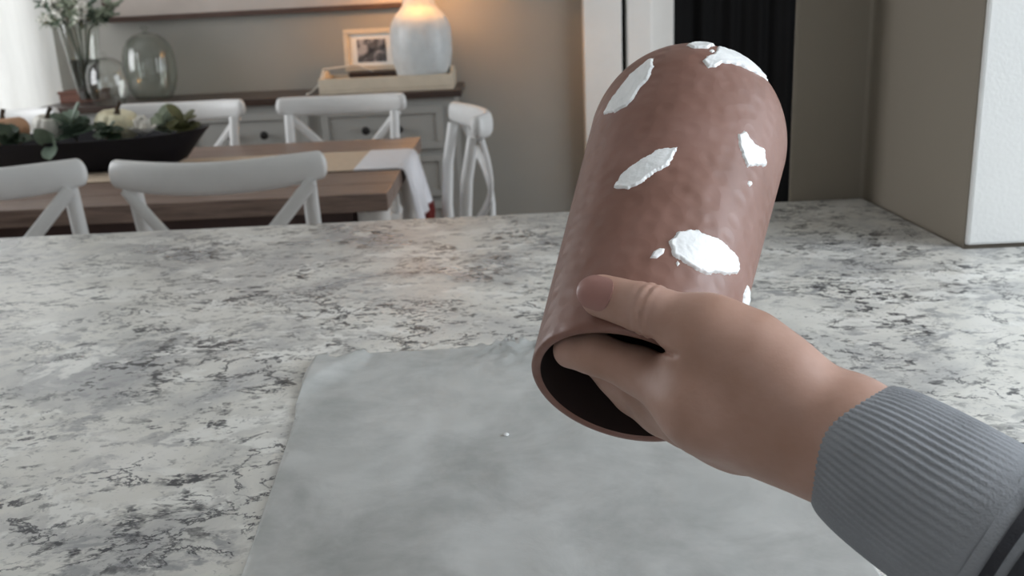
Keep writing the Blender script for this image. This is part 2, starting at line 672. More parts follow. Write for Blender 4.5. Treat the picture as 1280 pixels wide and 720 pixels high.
# ------------------------------------------------------------------ waxed paper sheet
def paper():
    out = [(-0.141, 0.30), (-0.142, 0.425), (-0.1545, 0.615), (-0.159, 0.640), (-0.1605, 0.668), (-0.1625, 0.70), (-0.1605, 0.730), (-0.152, 0.7365),
           (-0.1475, 0.728), (-0.1435, 0.726), (-0.136, 0.733), (-0.124, 0.741), (-0.09, 0.7425), (-0.05, 0.744), (-0.03, 0.749),
           (-0.002, 0.7555), (0.018, 0.750), (0.07, 0.752), (0.165, 0.757), (0.171, 0.6), (0.170, 0.40), (0.168, 0.30)]
    x0, x1, y0, y1, st = -0.175, 0.18, 0.295, 0.765, 0.004
    bm = bmesh.new()
    vs = [bm.verts.new((x, y, 0)) for x, y in out]
    bm.faces.new(vs)
    nx, ny = int((x1 - x0) / st), int((y1 - y0) / st)
    for i in range(nx):
        x = x0 + i * st
        g = bm.verts[:] + bm.edges[:] + bm.faces[:]
        bmesh.ops.bisect_plane(bm, geom=g, plane_co=(x, 0, 0), plane_no=(1, 0, 0))
    for j in range(ny):
        y = y0 + j * st
        g = bm.verts[:] + bm.edges[:] + bm.faces[:]
        bmesh.ops.bisect_plane(bm, geom=g, plane_co=(0, y, 0), plane_no=(0, 1, 0))
    for v in bm.verts:
        x, y = v.co.x, v.co.y
        z = 0.0012 + 0.0011 * (mnoise.noise((x * 16, y * 11, 2.0)) + 0.4)
        z += 0.0005 * mnoise.noise((x * 60, y * 40, 5))
        # puckers along the far edge and a long soft crease through the middle
        e = math.exp(-((y - 0.757) / 0.045) ** 2) * math.exp(-((x - 0.0) / 0.035) ** 2)
        z += e * 0.0034 * (0.6 + math.sin(x * 620 + 40 * mnoise.noise((x * 30, y * 30, 1))))
        z += 0.0004 * math.exp(-((x - 0.008 - 0.012 * math.sin(y * 16)) / 0.010) ** 2)
        # the torn corner curls up
        d = (-(x + 0.130) + (y - 0.655) * 0.55)
        if x < -0.12 and d > 0.02 and y > 0.63:
            z += min(0.0045, 0.9 * (d - 0.02) ** 1.4)
        z = max(z, 0.0006)
        v.co.z = z
    bmesh.ops.triangulate(bm, faces=[f for f in bm.faces if len(f.verts) > 4])
    me = bpy.data.meshes.new('paper_sheet')
    bm.to_mesh(me)
    bm.free()
    me.shade_smooth()
    me.materials.append(M['paper'])
    o = bpy.data.objects.new('paper_sheet', me)
    COL.objects.link(o)
    o.location = (0, 0, WT)
    so = o.modifiers.new('thickness', 'SOLIDIFY')
    so.thickness = 0.00025
    so.offset = 1
    return tag(o, 'crinkled sheet of white waxed paper lying on the granite worktop', 'paper')


paper()
tag(MB().lathe([(0.0016, 0), (0.0018, 0.0006), (0.0011, 0.0013), (0.0003, 0.0016)], 12).build('paint_drop', M['paint'], loc=(-0.008, 0.572, WT + 0.0022)),
    'tiny white paint drop on the waxed paper', 'paint drop')

# ------------------------------------------------------------------ dining table
TZ = 0.76
TX0, TX1, TY0, TY1 = -2.32, -0.297, 2.335, 3.40
tab = empty('dining_table', ((TX0 + TX1) / 2, (TY0 + TY1) / 2, 0))
tag(tab, 'long brown plank dining table with white legs beyond the worktop', 'table')
hx, hy = (TX1 - TX0) / 2, (TY1 - TY0) / 2
npl = 7
pw = 2 * hy / npl
plank = None
for i in range(npl):
    y = -hy + pw * (i + 0.5)
    if plank is None:
        plank = MB().box(-hx, hx, -pw / 2 + 0.0015, pw / 2 - 0.0015, TZ - 0.045, TZ).build('plank', M['table'], tab, loc=(0, y, 0), smooth=False, bevel=0.003)
    else:
        c = plank.copy()
        COL.objects.link(c)
        c.parent = tab
        c.location = (0, y, 0.0006 * (i % 2) - 0.0006)
for s, nm in ((-1, 'apron'), (1, 'apron')):
    MB().box(-hx + 0.10, hx - 0.10, s * (hy - 0.09) - 0.012, s * (hy - 0.09) + 0.012, TZ - 0.15, TZ - 0.046).build(nm, M['apron_shaded'], tab, smooth=False)
    MB().box(s * (hx - 0.09) - 0.012, s * (hx - 0.09) + 0.012, -hy + 0.10, hy - 0.10, TZ - 0.15, TZ - 0.046).build('end_apron', M['apron_shaded'], tab, smooth=False)
lp = [(0.028, 0), (0.034, 0.03), (0.026, 0.08), (0.030, 0.20), (0.038, 0.36), (0.040, 0.46), (0.034, 0.50), (0.030, 0.52), (0.040, 0.54), (0.040, 0.56), (0.042, 0.57), (0.042, 0.713)]
for sx in (-1, 1):
    for sy in (-1, 1):
        MB().lathe(lp, 20).build('leg', M['table_leg'], tab, loc=(sx * (hx - 0.045), sy * (hy - 0.065), 0))


# ------------------------------------------------------------------ cross-back chairs
def make_chair():
    r = empty('cross_back_chair')
    m = M['chair']
    # top rail: bowed bar, higher at its ends
    pts, ra, rb = [], [], []
    for i in range(17):
        u = -1 + i / 8.0
        pts.append((u * 0.222, -0.19 - 0.062 * (1 - u * u), 0.862 + 0.010 * u * u))
        k = 1 - 0.12 * abs(u) ** 4
        ra.append(0.0155 * k + 0.004 * abs(u))
        rb.append(0.036 * k)
    MB().sweep(pts, ra, rb, n=20, round_ends=True, power=2.3).build('top_rail', m, r)
    for s in (-1, 1):
        # rear post, one bent piece from floor to rail
        MB().sweep([(s * 0.180, -0.225, 0), (s * 0.182, -0.185, 0.22), (s * 0.184, -0.150, 0.45), (s * 0.187, -0.146, 0.58), (s * 0.191, -0.158, 0.72), (s * 0.194, -0.182, 0.84)],
                   [0.015, 0.017, 0.019, 0.018, 0.0175, 0.017], n=12, up=(0, 1, 0)).build('rear_post', m, r)
        # curved cross slat
        sl = []
        for i in range(13):
            w = i / 12.0
            sl.append((s * (0.206 - 0.37 * w), -0.208 - 0.050 * math.sin(PI * min(1, w * 1.15) * 0.9), 0.838 - 0.36 * w - 0.02 * math.sin(PI * w)))
        sl = [(x, y - 0.006 * s, z) for x, y, z in sl]
        MB().sweep(sl, 0.0075, 0.0155, up=(0, 0.0, 1), n=12).build('cross_slat', m, r)
        MB().sweep([(s * 0.198, 0.185, 0), (s * 0.195, 0.18, 0.43)], [0.014, 0.019], n=14, up=(0, 1, 0)).build('front_leg', m, r)
        MB().sweep([(s * 0.192, -0.19, 0.2), (s * 0.196, 0.18, 0.2)], 0.009, n=10).build('side_stretcher', m, r)
    MB().sweep([(-0.195, 0.182, 0.26), (0.195, 0.182, 0.26)], 0.009, n=10, up=(0, 0, 1)).build('front_stretcher', m, r)
    MB().sweep([(-0.196, -0.19, 0.468), (0.196, -0.19, 0.468)], 0.012, 0.02, n=10, up=(0, 0, 1)).build('lower_rail', m, r)
    seat = []
    for i in range(40):
        a = 2 * PI * i / 40
        c, s_ = math.cos(a), math.sin(a)
        p = 2 / 5.0
        w = 0.215 + 0.012 * s_
        seat.append((math.copysign(abs(c) ** p, c) * w, math.copysign(abs(s_) ** p, s_) * 0.205 + 0.005))
    MB().prism(seat, 0.43, 0.47).build('seat', m, r, bevel=0.008)
    return r


proto = make_chair()
chairs = [
    (-0.634, 2.298, 0.0, 'white cross-back chair at the near side of the table, left of its right end', 'chairs along the near side of the table'),
    (-1.195, 2.335, 0.06, 'white cross-back chair cut by the left frame edge, in front of the dark bowl', 'chairs along the near side of the table'),
    (-0.598, 3.365, PI - 0.03, 'white cross-back chair on the far side of the table, in front of the sideboard knobs', 'chairs along the far side of the table'),
    (-1.190, 3.400, PI, 'white cross-back chair on the far side, behind the cream gourd and dark bowl', 'chairs along the far side of the table'),
    (-1.870, 3.400, PI + 0.03, 'white cross-back chair on the far side, in front of the white curtain', 'chairs along the far side of the table'),
    (-0.305, 2.850, PI / 2 + 0.19, 'white cross-back chair turned sideways at the right end of the table', None),
]
for i, (x, y, a, lab, grp) in enumerate(chairs):
    c = proto if i == 0 else copy_tree(proto)
    c.location = (x, y, 0)
    c.rotation_euler = (0, 0, a)
    if 'group' in c:
        del c['group']
    tag(c, lab, 'chair', grp)

# ------------------------------------------------------------------ runner with white end hanging over the table edge
run = empty('table_runner', (-0.80, 2.885, TZ))
tag(run, 'beige runner along the table with a white end draped over the edge', 'table runner')
RY = 0.188


def cloth(path, ys, th=0.003, wob=0.0):
    """Strip following path (x,z) across ys."""
    vs, fs = [], []
    n, k = len(path), len(ys)
    for side in (0, 1):
        for i, (x, z) in enumerate(path):
            a = path[min(i + 1, n - 1)]
            b = path[max(i - 1, 0)]
            tx, tz = a[0] - b[0], a[1] - b[1]
            L = math.hypot(tx, tz)
            nx, nz = -tz / L, tx / L
            for y in ys:
                dd = th * side + (wob * (0.5 + 0.5 * math.sin(y * 42 + 1.0)) * max(0, -z) * 6)
                vs.append((x + nx * dd, y, z + nz * dd))
    off = n * k
    for i in range(n - 1):
        for j in range(k - 1):
            a, b, c, d = i * k + j, (i + 1) * k + j, (i + 1) * k + j + 1, i * k + j + 1
            fs += [(a, b, c, d), (off + d, off + c, off + b, off + a)]
    for i in range(n - 1):
        fs += [(i * k, off + i * k, off + (i + 1) * k, (i + 1) * k), (i * k + k - 1, (i + 1) * k + k - 1, off + (i + 1) * k + k - 1, off + i * k + k - 1)]
    for j in range(k - 1):
        fs += [(j, j + 1, off + j + 1, off + j), (off - k + j + 1, off - k + j, 2 * off - k + j, 2 * off - k + j + 1)]
    return MB().add(vs, fs)


ys = [-RY + 2 * RY * i / 24 for i in range(25)]
ex = TX1 + 0.80
cloth([(-1.2, 0.001), (-0.4, 0.001), (ex - 0.135, 0.001)], ys).build('runner', M['runner'], run)
path = [(ex - 0.135, 0.0015), (ex - 0.06, 0.0015), (ex - 0.012, 0.0015), (ex + 0.003, -0.001), (ex + 0.008, -0.008), (ex + 0.013, -0.03), (ex + 0.018, -0.06)]
path += [(ex + 0.022 + 0.010 * i / 6, -0.08 - 0.088 * i / 6) for i in range(7)]
we = cloth(path, ys, 0.004, 0.02).build('white_end', M['runner_white'], run, angle=80)
fr = MB()
for i in range(34):
    y = -RY + 2 * RY * (i + 0.5) / 34
    xx = ex + 0.036 + 0.02 * (0.5 + 0.5 * math.sin(y * 42 + 1.0)) * 0.95
    fr.sweep([(xx, y, -0.161), (xx + 0.002 * math.sin(i * 3), y + 0.002 * math.cos(i * 5), -0.195), (xx, y + 0.003 * math.sin(i), -0.218)], [0.0028, 0.0045, 0.0035], n=6, up=(0, 1, 0))
tag(fr.build('fringe', M['fringe'], we), kind='stuff')


# ------------------------------------------------------------------ dough bowl and what lies in it
BX, BY = -1.335, 2.955
vs, fs = [], []
NB = 56
levels = [(0.31, 0.085, 0.0), (0.355, 0.118, 0.02), (0.405, 0.142, 0.070), (0.435, 0.152, 0.100), (0.425, 0.143, 0.100), (0.385, 0.128, 0.068), (0.32, 0.10, 0.026), (0.28, 0.07, 0.018)]
for (a_, b_, z_) in levels:
    for j in range(NB):
        t = 2 * PI * j / NB
        c, s_ = math.cos(t), math.sin(t)
        x = math.copysign(abs(c) ** 0.8, c) * a_
        y = math.copysign(abs(s_) ** 0.9, s_) * b_
        lift = 0.018 * (abs(x) / 0.46) ** 4 if z_ > 0.05 else 0
        vs.append((x, y, z_ + lift))
for i in range(len(levels) - 1):
    for j in range(NB):
        k = (j + 1) % NB
        fs.append((i * NB + j, i * NB + k, (i + 1) * NB + k, (i + 1) * NB + j))
fs.append(tuple(range(NB))[::-1])
fs.append(tuple((len(levels) - 1) * NB + j for j in range(NB)))
tag(MB().add(vs, fs).build('dough_bowl', M['navy'], loc=(BX, BY, TZ + 0.004)), 'long navy black wooden dough bowl on the dining table', 'bowl')


def gourd(x, z, r, h, mat, label, y=BY, ribs=9, tilt=0.0):
    o = empty('gourd', (x, y, z))
    prof = []
    for i in range(15):
        a = -PI / 2 + PI * i / 14
        prof.append((max(0.002, r * math.cos(a) ** 0.8 if math.cos(a) > 0 else 0.002), h / 2 + h / 2 * math.sin(a) - (0.22 * h * max(0, math.sin(a)) ** 8)))
    MB().lathe(prof, 72, mod=lambda a, zz: 1 - 0.10 * abs(math.cos(a * ribs / 2)) ** 6).build('flesh', mat, o, angle=70)
    MB().sweep([(0, 0, h * 0.80), (0.002, 0.001, h * 0.98), (0.009, 0.0, h * 1.16)], [0.010, 0.006, 0.007], n=8, up=(0, 1, 0)).build('stalk', M['stem'], o)
    o.rotation_euler = (tilt, tilt * 0.6, 0.4)
    return tag(o, label, 'gourd', 'gourds in the dough bowl')


gourd(-1.180, 0.846, 0.066, 0.102, M['cream_skin'], 'cream ribbed gourd bulging from the dark bowl', tilt=0.15)
gourd(-1.515, 0.842, 0.072, 0.098, M['tan_skin'], 'tan ribbed gourd in the dark bowl by the left frame edge', tilt=-0.1)
gourd(-1.392, 0.850, 0.046, 0.094, M['petal'], 'small white gourd between the tan gourd and the round leaves', tilt=0.2)


def leaf_mesh(m, base, direction, length, width, normal, cup=0.15, roundness=0.5):
    d = Vector(direction).normalized()
    nn = Vector(normal)
    s = d.cross(nn).normalized()
    nn = s.cross(d).normalized()
    b = Vector(base)
    nl = 6
    rows = []
    for i in range(nl + 1):
        u = i / nl
        w = width * (math.sin(PI * min(1, u * 0.96 + 0.03)) ** roundness)
        c = b + d * length * u + nn * (-length * cup * u * u)
        rows.append([c - s * w + nn * width * 0.18, c, c + s * w + nn * width * 0.18])
    vs, fs = [], []
    for side in (0, 1):
        for r_ in rows:
            for p in r_:
                vs.append(p + nn * 0.0008 * side)
    o_ = 3 * (nl + 1)
    for i in range(nl):
        for j in range(2):
            a, b2, c2, d2 = i * 3 + j, i * 3 + j + 1, i * 3 + j + 4, i * 3 + j + 3
            fs += [(a, b2, c2, d2), (o_ + d2, o_ + c2, o_ + b2, o_ + a)]
        fs += [(i * 3, i * 3 + 3, o_ + i * 3 + 3, o_ + i * 3), (i * 3 + 2, o_ + i * 3 + 2, o_ + i * 3 + 5, i * 3 + 5)]
    m.add(vs, fs)


def sprig(x, z, mat, label, n, size, seed, y=BY, spread=0.05, lean=(0, -0.2, 1)):
    rnd = random.Random(seed)
    o = empty('leaf_sprig', (x, y, z))
    L = Vector(lean).normalized()
    MB().sweep([(0, 0, -0.02), tuple(L * spread * 0.5), tuple(L * spread)], [0.003, 0.0025, 0.0015], n=6, up=(0, 1, 0)).build('stem', M['stem'], o)
    for i in range(n):
        a = i * 2.4 + rnd.uniform(-0.3, 0.3)
        el = rnd.uniform(0.0, 1.1)
        d = Vector((math.cos(a) * math.cos(el), math.sin(a) * math.cos(el) * 0.8 - 0.2, math.sin(el)))
        m = MB()
        leaf_mesh(m, L * spread * (i + 0.5) / n, d, size * rnd.uniform(0.8, 1.15), size * 0.44, Vector((0, -0.5, 1)) - d * 0.3)
        m.build('leaf', mat, o)
    return tag(o, label, 'leaf sprig', 'greenery in the dough bowl')


sprig(-1.305, 0.855, M['leaf'], 'grey green round-leaved sprig in the bowl beside the cream gourd', 15, 0.070, 1, spread=0.055)
hs = sprig(-1.322, 0.872, M['leaf'], 'grey green leaf hanging over the front rim of the dark bowl', 3, 0.056, 2, y=BY - 0.135, spread=0.02, lean=(0, -1, -0.3))
hs.rotation_euler = (0.9, 0, 0)
sprig(-1.455, 0.850, M['leaf_dark'], 'dark green leaf sprig in front of the tan gourd', 10, 0.055, 3, y=BY - 0.09, spread=0.03)
sprig(-1.175, 0.862, M['leaf_dark'], 'dark green leaf rosette in front of the cream gourd', 11, 0.048, 4, y=BY - 0.085, spread=0.03)
sprig(-1.042, 0.852, M['leaf_pale'], 'pale green leaf sprig between white flower and olive rosette', 12, 0.060, 5, y=BY + 0.055, spread=0.05)
sprig(-0.975, 0.852, M['olive'], 'olive green leaf rosette at the right tip of the bowl', 13, 0.056, 6, spread=0.05)


def flower(x, z, r, label, y=BY):
    o = empty('white_flower', (x, y, z))
    k = 0
    for ring, (n, el, rr) in enumerate([(7, 0.25, 1.0), (6, 0.75, 0.85), (5, 1.15, 0.6), (3, 1.45, 0.35)]):
        for i in range(n):
            a = 2 * PI * i / n + ring * 0.4
            d = Vector((math.cos(a) * math.cos(el), math.sin(a) * math.cos(el), math.sin(el)))
            m = MB()
            leaf_mesh(m, (0, 0, 0.006 * ring), d, r * (0.75 + 0.25 * rr), r * 0.42, Vector((0, 0, 1)) - d * 0.5, cup=-0.25)
            m.build('petal', M['petal'], o)
    return tag(o, label, 'flower')


flower(-1.080, 0.866, 0.048, 'white flower in the bowl right of the cream gourd', y=BY - 0.055)

# ------------------------------------------------------------------ sideboard
SY0, SY1 = 4.10, 4.53
sb = empty('sideboard', (-1.09, 4.10, 0))
tag(sb, 'long grey sideboard of drawers with dark top and black knobs', 'sideboard')
bx0, bx1 = -0.865, 0.885          # local x of the body
MB().box(bx0, bx1, 0.018, 0.42, 0.08, 0.832).build('body', M['sideboard'], sb, smooth=False, bevel=0.003)
MB().box(bx0 - 0.03, bx1 + 0.03, -0.012, 0.43, 0.832, 0.860).build('top', M['darktop'], sb, smooth=False, bevel=0.004)
for x in (bx0 + 0.05, bx1 - 0.05):
    for y in (0.06, 0.37):
        MB().box(x - 0.03, x + 0.03, y - 0.03, y + 0.03, 0, 0.08).build('foot', M['sideboard'], sb, smooth=False, bevel=0.003)
for col in range(3):
    px1 = 0.830 - 0.57 * col
    px0 = px1 - 0.512
    for row in range(3):
        z1 = 0.797 - 0.205 * row
        z0 = z1 - 0.178
        d = empty('drawer', ((px0 + px1) / 2, 0.018, (z0 + z1) / 2))
        d.parent = sb
        w, h = (px1 - px0) / 2, (z1 - z0) / 2
        m = MB()
        m.box(-w, w, -0.012, 0.004, -h, h)
        m.build('drawer_front', M['sideboard'], d, smooth=False, bevel=0.003)
        m = MB()
        t = 0.028
        m.box(-w, w, -0.022, -0.0121, h - t, h).box(-w, w, -0.022, -0.0121, -h, -h + t)
        m.box(-w, -w + t, -0.022, -0.0121, -h + t, h - t).box(w - t, w, -0.022, -0.0121, -h + t, h - t)
        m.build('drawer_moulding', M['sideboard'], d, smooth=False, bevel=0.002)
        for s in (-1, 1):
            kn = MB().lathe([(0.006, 0), (0.006, 0.012), (0.014, 0.018), (0.018, 0.026), (0.014, 0.034), (0.004, 0.037)], 16).build('knob', M['knob'], d, loc=(s * 0.070, -0.012, 0.0))
            kn.rotation_euler = (PI / 2, 0, 0)
ST = 0.860

# tray, photo frame, lamp
tr = empty('tray', (-0.495, 4.300, ST))
tag(tr, 'cream wooden tray under the lamp on the sideboard', 'tray')
MB().box(-0.285, 0.285, -0.150, 0.150, 0, 0.014).build('tray_floor', M['cream'], tr, smooth=False, bevel=0.002)
for s in (-1, 1):
    MB().box(-0.285, 0.285, s * 0.142 - 0.008, s * 0.142 + 0.008, 0.0142, 0.064).build('tray_side', M['cream'], tr, smooth=False, bevel=0.003)
    e = MB().prism([(-0.134, 0.0142), (0.134, 0.0142), (0.134, 0.064), (0.06, 0.068), (0.045, 0.088), (-0.045, 0.088), (-0.06, 0.068), (-0.134, 0.064)], -0.008, 0.008)
    e.v = [(z + s * 0.277, x, y) for x, y, z in e.v]
    e.build('tray_end', M['cream'], tr, smooth=False, bevel=0.003)

bk = empty('dark_box', (-0.572, 4.375, ST + 0.0145))
tag(bk, 'dark flat box in the tray under the photo frame', 'box')
MB().box(-0.10, 0.10, -0.05, 0.05, 0, 0.045).build('box_body', M['darktop'], bk, smooth=False, bevel=0.003)
MB().box(-0.103, 0.103, -0.053, 0.053, 0.0452, 0.062).build('box_lid', M['darktop'], bk, smooth=False, bevel=0.003)

pf = empty('photo_frame', (-0.574, 4.395, ST + 0.077))
tag(pf, 'cream photo frame with a grey photograph left of the lamp', 'picture frame')
pf.rotation_euler = (-0.12, 0, 0.0)
fw, fh, t = 0.124, 0.182, 0.022
fm = MB()
fm.box(-fw, fw, -0.01, 0.01, 0, t).box(-fw, fw, -0.01, 0.01, fh - t, fh).box(-fw, -fw + t, -0.01, 0.01, t, fh - t).box(fw - t, fw, -0.01, 0.01, t, fh - t)
fm.build('frame', M['cream'], pf, smooth=False, bevel=0.003)
MB().box(-fw + t, fw - t, 0.000, 0.008, t, fh - t).build('mat_board', M['trim'], pf, smooth=False)
ph = MB().box(-0.066, 0.062, -0.002, 0.000, 0.038, 0.137).build('photograph', M['photo'], pf, smooth=False)
ph['label'] = 'small black and white photograph'

lm = empty('table_lamp', (-0.344, 4.288, ST + 0.0145))
tag(lm, 'white ceramic jug lamp glowing warm at the top on the sideboard', 'lamp')
MB().lathe([(0.088, 0), (0.098, 0.006), (0.112, 0.04), (0.124, 0.09), (0.131, 0.14), (0.132, 0.19), (0.130, 0.235), (0.122, 0.265), (0.104, 0.295), (0.084, 0.316), (0.071, 0.334), (0.066, 0.36), (0.066, 0.385), (0.070, 0.395), (0.062, 0.40), (0.02, 0.402)], 64,
           mod=lambda a, z: 1 + 0.006 * math.cos(14 * a)).build('lamp_base', M['lamp'], lm, angle=60)
MB().lathe([(0.012, 0.402), (0.012, 0.47), (0.020, 0.472), (0.020, 0.50), (0.006, 0.502)], 16).build('socket', M['darktop'], lm)
MB().lathe([(0.188, 0.445), (0.190, 0.446), (0.150, 0.72), (0.148, 0.72)], 48, closed=True).build('shade', M['shade'], lm)
bulb = NT('warm_bulb')
bulb.b.inputs['Emission Color'].default_value = (1.0, 0.62, 0.28, 1)
bulb.b.inputs['Emission Strength'].default_value = 18.0
bulb.b.inputs['Base Color'].default_value = (1.0, 0.8, 0.5, 1)
MB().lathe([(0.010, 0.503), (0.018, 0.515), (0.029, 0.545), (0.028, 0.565), (0.016, 0.585), (0.003, 0.59)], 20).build('bulb', bulb.m, lm)
pl = bpy.data.lights.new('lamp_light', 'POINT')
pl.energy = 5.0
pl.color = (1.0, 0.46, 0.13)
pl.shadow_soft_size = 0.035
plo = bpy.data.objects.new('lamp_light', pl)
COL.objects.link(plo)
plo.parent = lm
plo.location = (0, -0.05, 0.50)
MB().sweep([(-0.1, 0.05, 0.01), (-0.30, 0.10, 0.09), (-0.445, 0.06, 0.08), (-0.455, -0.03, 0.02), (-0.475, -0.10, -0.004), (-0.485, -0.16, -0.008)], 0.0035, n=8).build('cord', M['cord'], lm)

# framed board on the wall
sg = empty('wall_board', (-1.07, 4.545, 1.205))
tag(sg, 'wide pale board in a thin dark wooden frame on the wall', 'wall board')
sg.rotation_euler = (0, -0.006, 0)
W2, HB = 0.70, 0.75
MB().box(-W2, W2, -0.012, -0.002, 0.015, HB).build('board', plain('pale_board', (196, 186, 178), 0.7, 0.04), sg, smooth=False)
MB().box(-W2 - 0.012, W2 + 0.012, -0.032, -0.001, -0.008, 0.0148).build('bottom_frame', M['frame_wood'], sg, smooth=False, bevel=0.002)
MB().box(-W2 - 0.012, W2 + 0.012, -0.032, -0.001, HB, HB + 0.022).build('top_frame', M['frame_wood'], sg, smooth=False, bevel=0.002)
for s in (-1, 1):
    MB().box(s * (W2 + 0.001) - 0.011, s * (W2 + 0.001) + 0.011, -0.030, -0.001, 0.015, HB - 0.0002).build('side_frame', M['frame_wood'], sg, smooth=False, bevel=0.002)

# wooden riser, glass vase with bouquet, two glass cloches
rs = empty('wooden_riser', (-1.888, 4.435, ST))
tag(rs, 'small reddish brown wooden box behind the glass vase', 'box')
MB().box(-0.085, 0.085, -0.075, 0.075, 0.0, 0.036).build('box_body', M['brown_wood'], rs, smooth=False, bevel=0.003)
MB().box(-0.09, 0.09, -0.08, 0.08, 0.0362, 0.048).build('box_lid', M['brown_wood'], rs, smooth=False, bevel=0.003)

vz = empty('glass_vase', (-1.812, 4.30, ST))
tag(vz, 'tall clear glass vase flaring to the top on the sideboard', 'vase')
MB().lathe([(0.040, 0), (0.044, 0.004), (0.056, 0.10), (0.071, 0.22), (0.087, 0.335), (0.0855, 0.337), (0.083, 0.335), (0.067, 0.22), (0.052, 0.10), (0.040, 0.014), (0.001, 0.012)], 48).build('vase_wall', M['glass'], vz)
MB().lathe([(0.039, 0.0145), (0.0514, 0.10), (0.062, 0.185), (0.001, 0.1852)], 40).build('water', M['water'], vz)

bq = empty('bouquet', (-1.812, 4.30, ST + 0.02))
tag(bq, 'white blossoms and green sprigs standing in the glass vase', 'bouquet')
rnd = random.Random(11)
fol, fol2, blo = MB(), MB(), MB()
for i in range(13):
    a = i * 2.4
    sp = rnd.uniform(0.08, 0.23)
    tip = Vector((math.cos(a) * sp, math.sin(a) * sp * 0.7, rnd.uniform(0.33, 0.44)))
    MB().sweep([(math.cos(a + 3) * 0.02, math.sin(a + 3) * 0.02, 0.0), (math.cos(a) * 0.045, math.sin(a) * 0.045, 0.29), tuple(tip)], [0.0025, 0.0022, 0.0014], n=6, up=(0, 1, 0)).build('stem', M['leaf_dark'], bq)
    for k in range(26):
        u = rnd.uniform(0.15, 1.0)
        p = Vector((math.cos(a) * 0.05, math.sin(a) * 0.05, 0.31)).lerp(tip, u)
        d = Vector((rnd.uniform(-1, 1), rnd.uniform(-1, 1), rnd.uniform(-0.4, 0.8)))
        if i % 3 == 1 or (math.cos(a) < 0 and k % 2):
            q = p + d.normalized() * 0.018
            r_ = rnd.uniform(0.007, 0.013)
            blo.lathe([(r_ * 0.2, -r_), (r_ * 0.85, -r_ * 0.5), (r_, 0.1 * r_), (r_ * 0.6, r_ * 0.8), (r_ * 0.1, r_)], 8, c=tuple(q))
        leaf_mesh(fol if (i % 2) else fol2, p, d, rnd.uniform(0.03, 0.06), 0.011, (0, -0.4, 1))
tag(fol.build('foliage', M['leaf'], bq), kind='stuff')
tag(fol2.build('pale_foliage', M['leaf_pale'], bq), kind='stuff')
tag(blo.build('blossoms', M['petal'], bq), kind='stuff')


def cloche(name, loc, r, h, label, mat, ribs=0):
    o = empty(name, loc)
    tag(o, label, 'glass cloche')
    outer = [(r * 0.62, 0), (r * 0.70, 0.004), (r * 0.88, h * 0.14), (r * 0.985, h * 0.30), (r, h * 0.45), (r * 0.985, h * 0.60), (r * 0.90, h * 0.74), (r * 0.72, h * 0.85), (r * 0.44, h * 0.925), (r * 0.12, h * 0.955)]
    th = 0.004
    inner = [(max(0.001, q - th), z - (th if z > h * 0.8 else 0)) for q, z in outer[::-1]]
    MB().lathe(outer + inner, 72, closed=True, mod=(lambda a, z: 1 + 0.012 * math.cos(ribs * a)) if ribs else None).build('dome', mat, o, angle=60)
    MB().lathe([(r * 0.10, h * 0.952), (r * 0.07, h * 0.975), (r * 0.12, h * 0.99), (r * 0.17, h * 1.015), (r * 0.14, h * 1.04), (r * 0.02, h * 1.055)], 20).build('knob', mat, o)
    return o


cloche('glass_cloche', (-1.662, 4.150, ST), 0.086, 0.205, 'small clear glass cloche in front of the glass vase', M['glass'])
cloche('glass_cloche', (-1.556, 4.37, ST), 0.112, 0.300, 'large ribbed glass cloche right of the vase on the sideboard', M['glass_ribbed'], 24)

# ------------------------------------------------------------------ brown clay vessel held in the hand, mouth towards us
VM = Vector((0.0476, 0.3990, 1.0229))
VA = Vector((0.3143, 0.7871, 0.5308)).normalized()
VE1 = Vector((0.077, -0.5784, 0.8121))
VE1 = (VE1 - VA * VE1.dot(VA)).normalized()
VE2 = VA.cross(VE1)
TS, R0, R1, RA = 0.1656, 0.0429, 0.0536, 0.054
RR = 0.8 * R1
WALL = 0.0042


def outer_profile(n1=40, n2=24):
    o = [(R0 + (R1 - R0) * i / n1, TS * i / n1) for i in range(n1 + 1)]
    o += [(R1 - RR + RR * math.cos(PI / 2 * i / n2), TS + RA * math.sin(PI / 2 * i / n2)) for i in range(1, n2 + 1)]
    return o


OP = outer_profile(120, 60)
arc = [0.0]
for i in range(1, len(OP)):
    arc.append(arc[-1] + math.hypot(OP[i][0] - OP[i - 1][0], OP[i][1] - OP[i - 1][1]))
ARC = np.array(arc)
OPR = np.array([p[0] for p in OP])
OPZ = np.array([p[1] for p in OP])

ves = empty('clay_vessel')
ves.matrix_world = Matrix(((VE1.x, VE2.x, VA.x, VM.x), (VE1.y, VE2.y, VA.y, VM.y), (VE1.z, VE2.z, VA.z, VM.z), (0, 0, 0, 1)))
tag(ves, 'brown hammered clay vessel splashed with white paint, held mouth downwards', 'vessel')
op = outer_profile()
rim = [(R0 - WALL, 0.0012), (R0 - WALL * 0.85, 0.0004), (R0 - WALL * 0.5, 0.0), (R0 - WALL * 0.15, 0.0004), (R0, 0.0012)]
ow = MB().lathe(rim + op[1:] + [(0.001, TS + RA)], 128)
ow.f = [f for f in ow.f if not (len(f) == 128 and 0 in f)]
ow.build('outer_wall', M['clay'], ves, angle=70)
ip = [(r - WALL, max(0.0012, z - (0 if z < TS else WALL * (z - TS) / RA))) for r, z in op]
ip = [(max(0.001, r), z) for r, z in ip]
inn = MB()
vs, fs = [], []
seg = 96
for r, z in ip:
    for j in range(seg):
        a = 2 * PI * j / seg
        vs.append((r * math.cos(a), r * math.sin(a), z))
for i in range(len(ip) - 1):
    for j in range(seg):
        k = (j + 1) % seg
        fs.append((i * seg + j, (i + 1) * seg + j, (i + 1) * seg + k, i * seg + k))
me = bpy.data.meshes.new('inner_wall')
me.from_pydata(vs, [], fs)
me.shade_smooth()
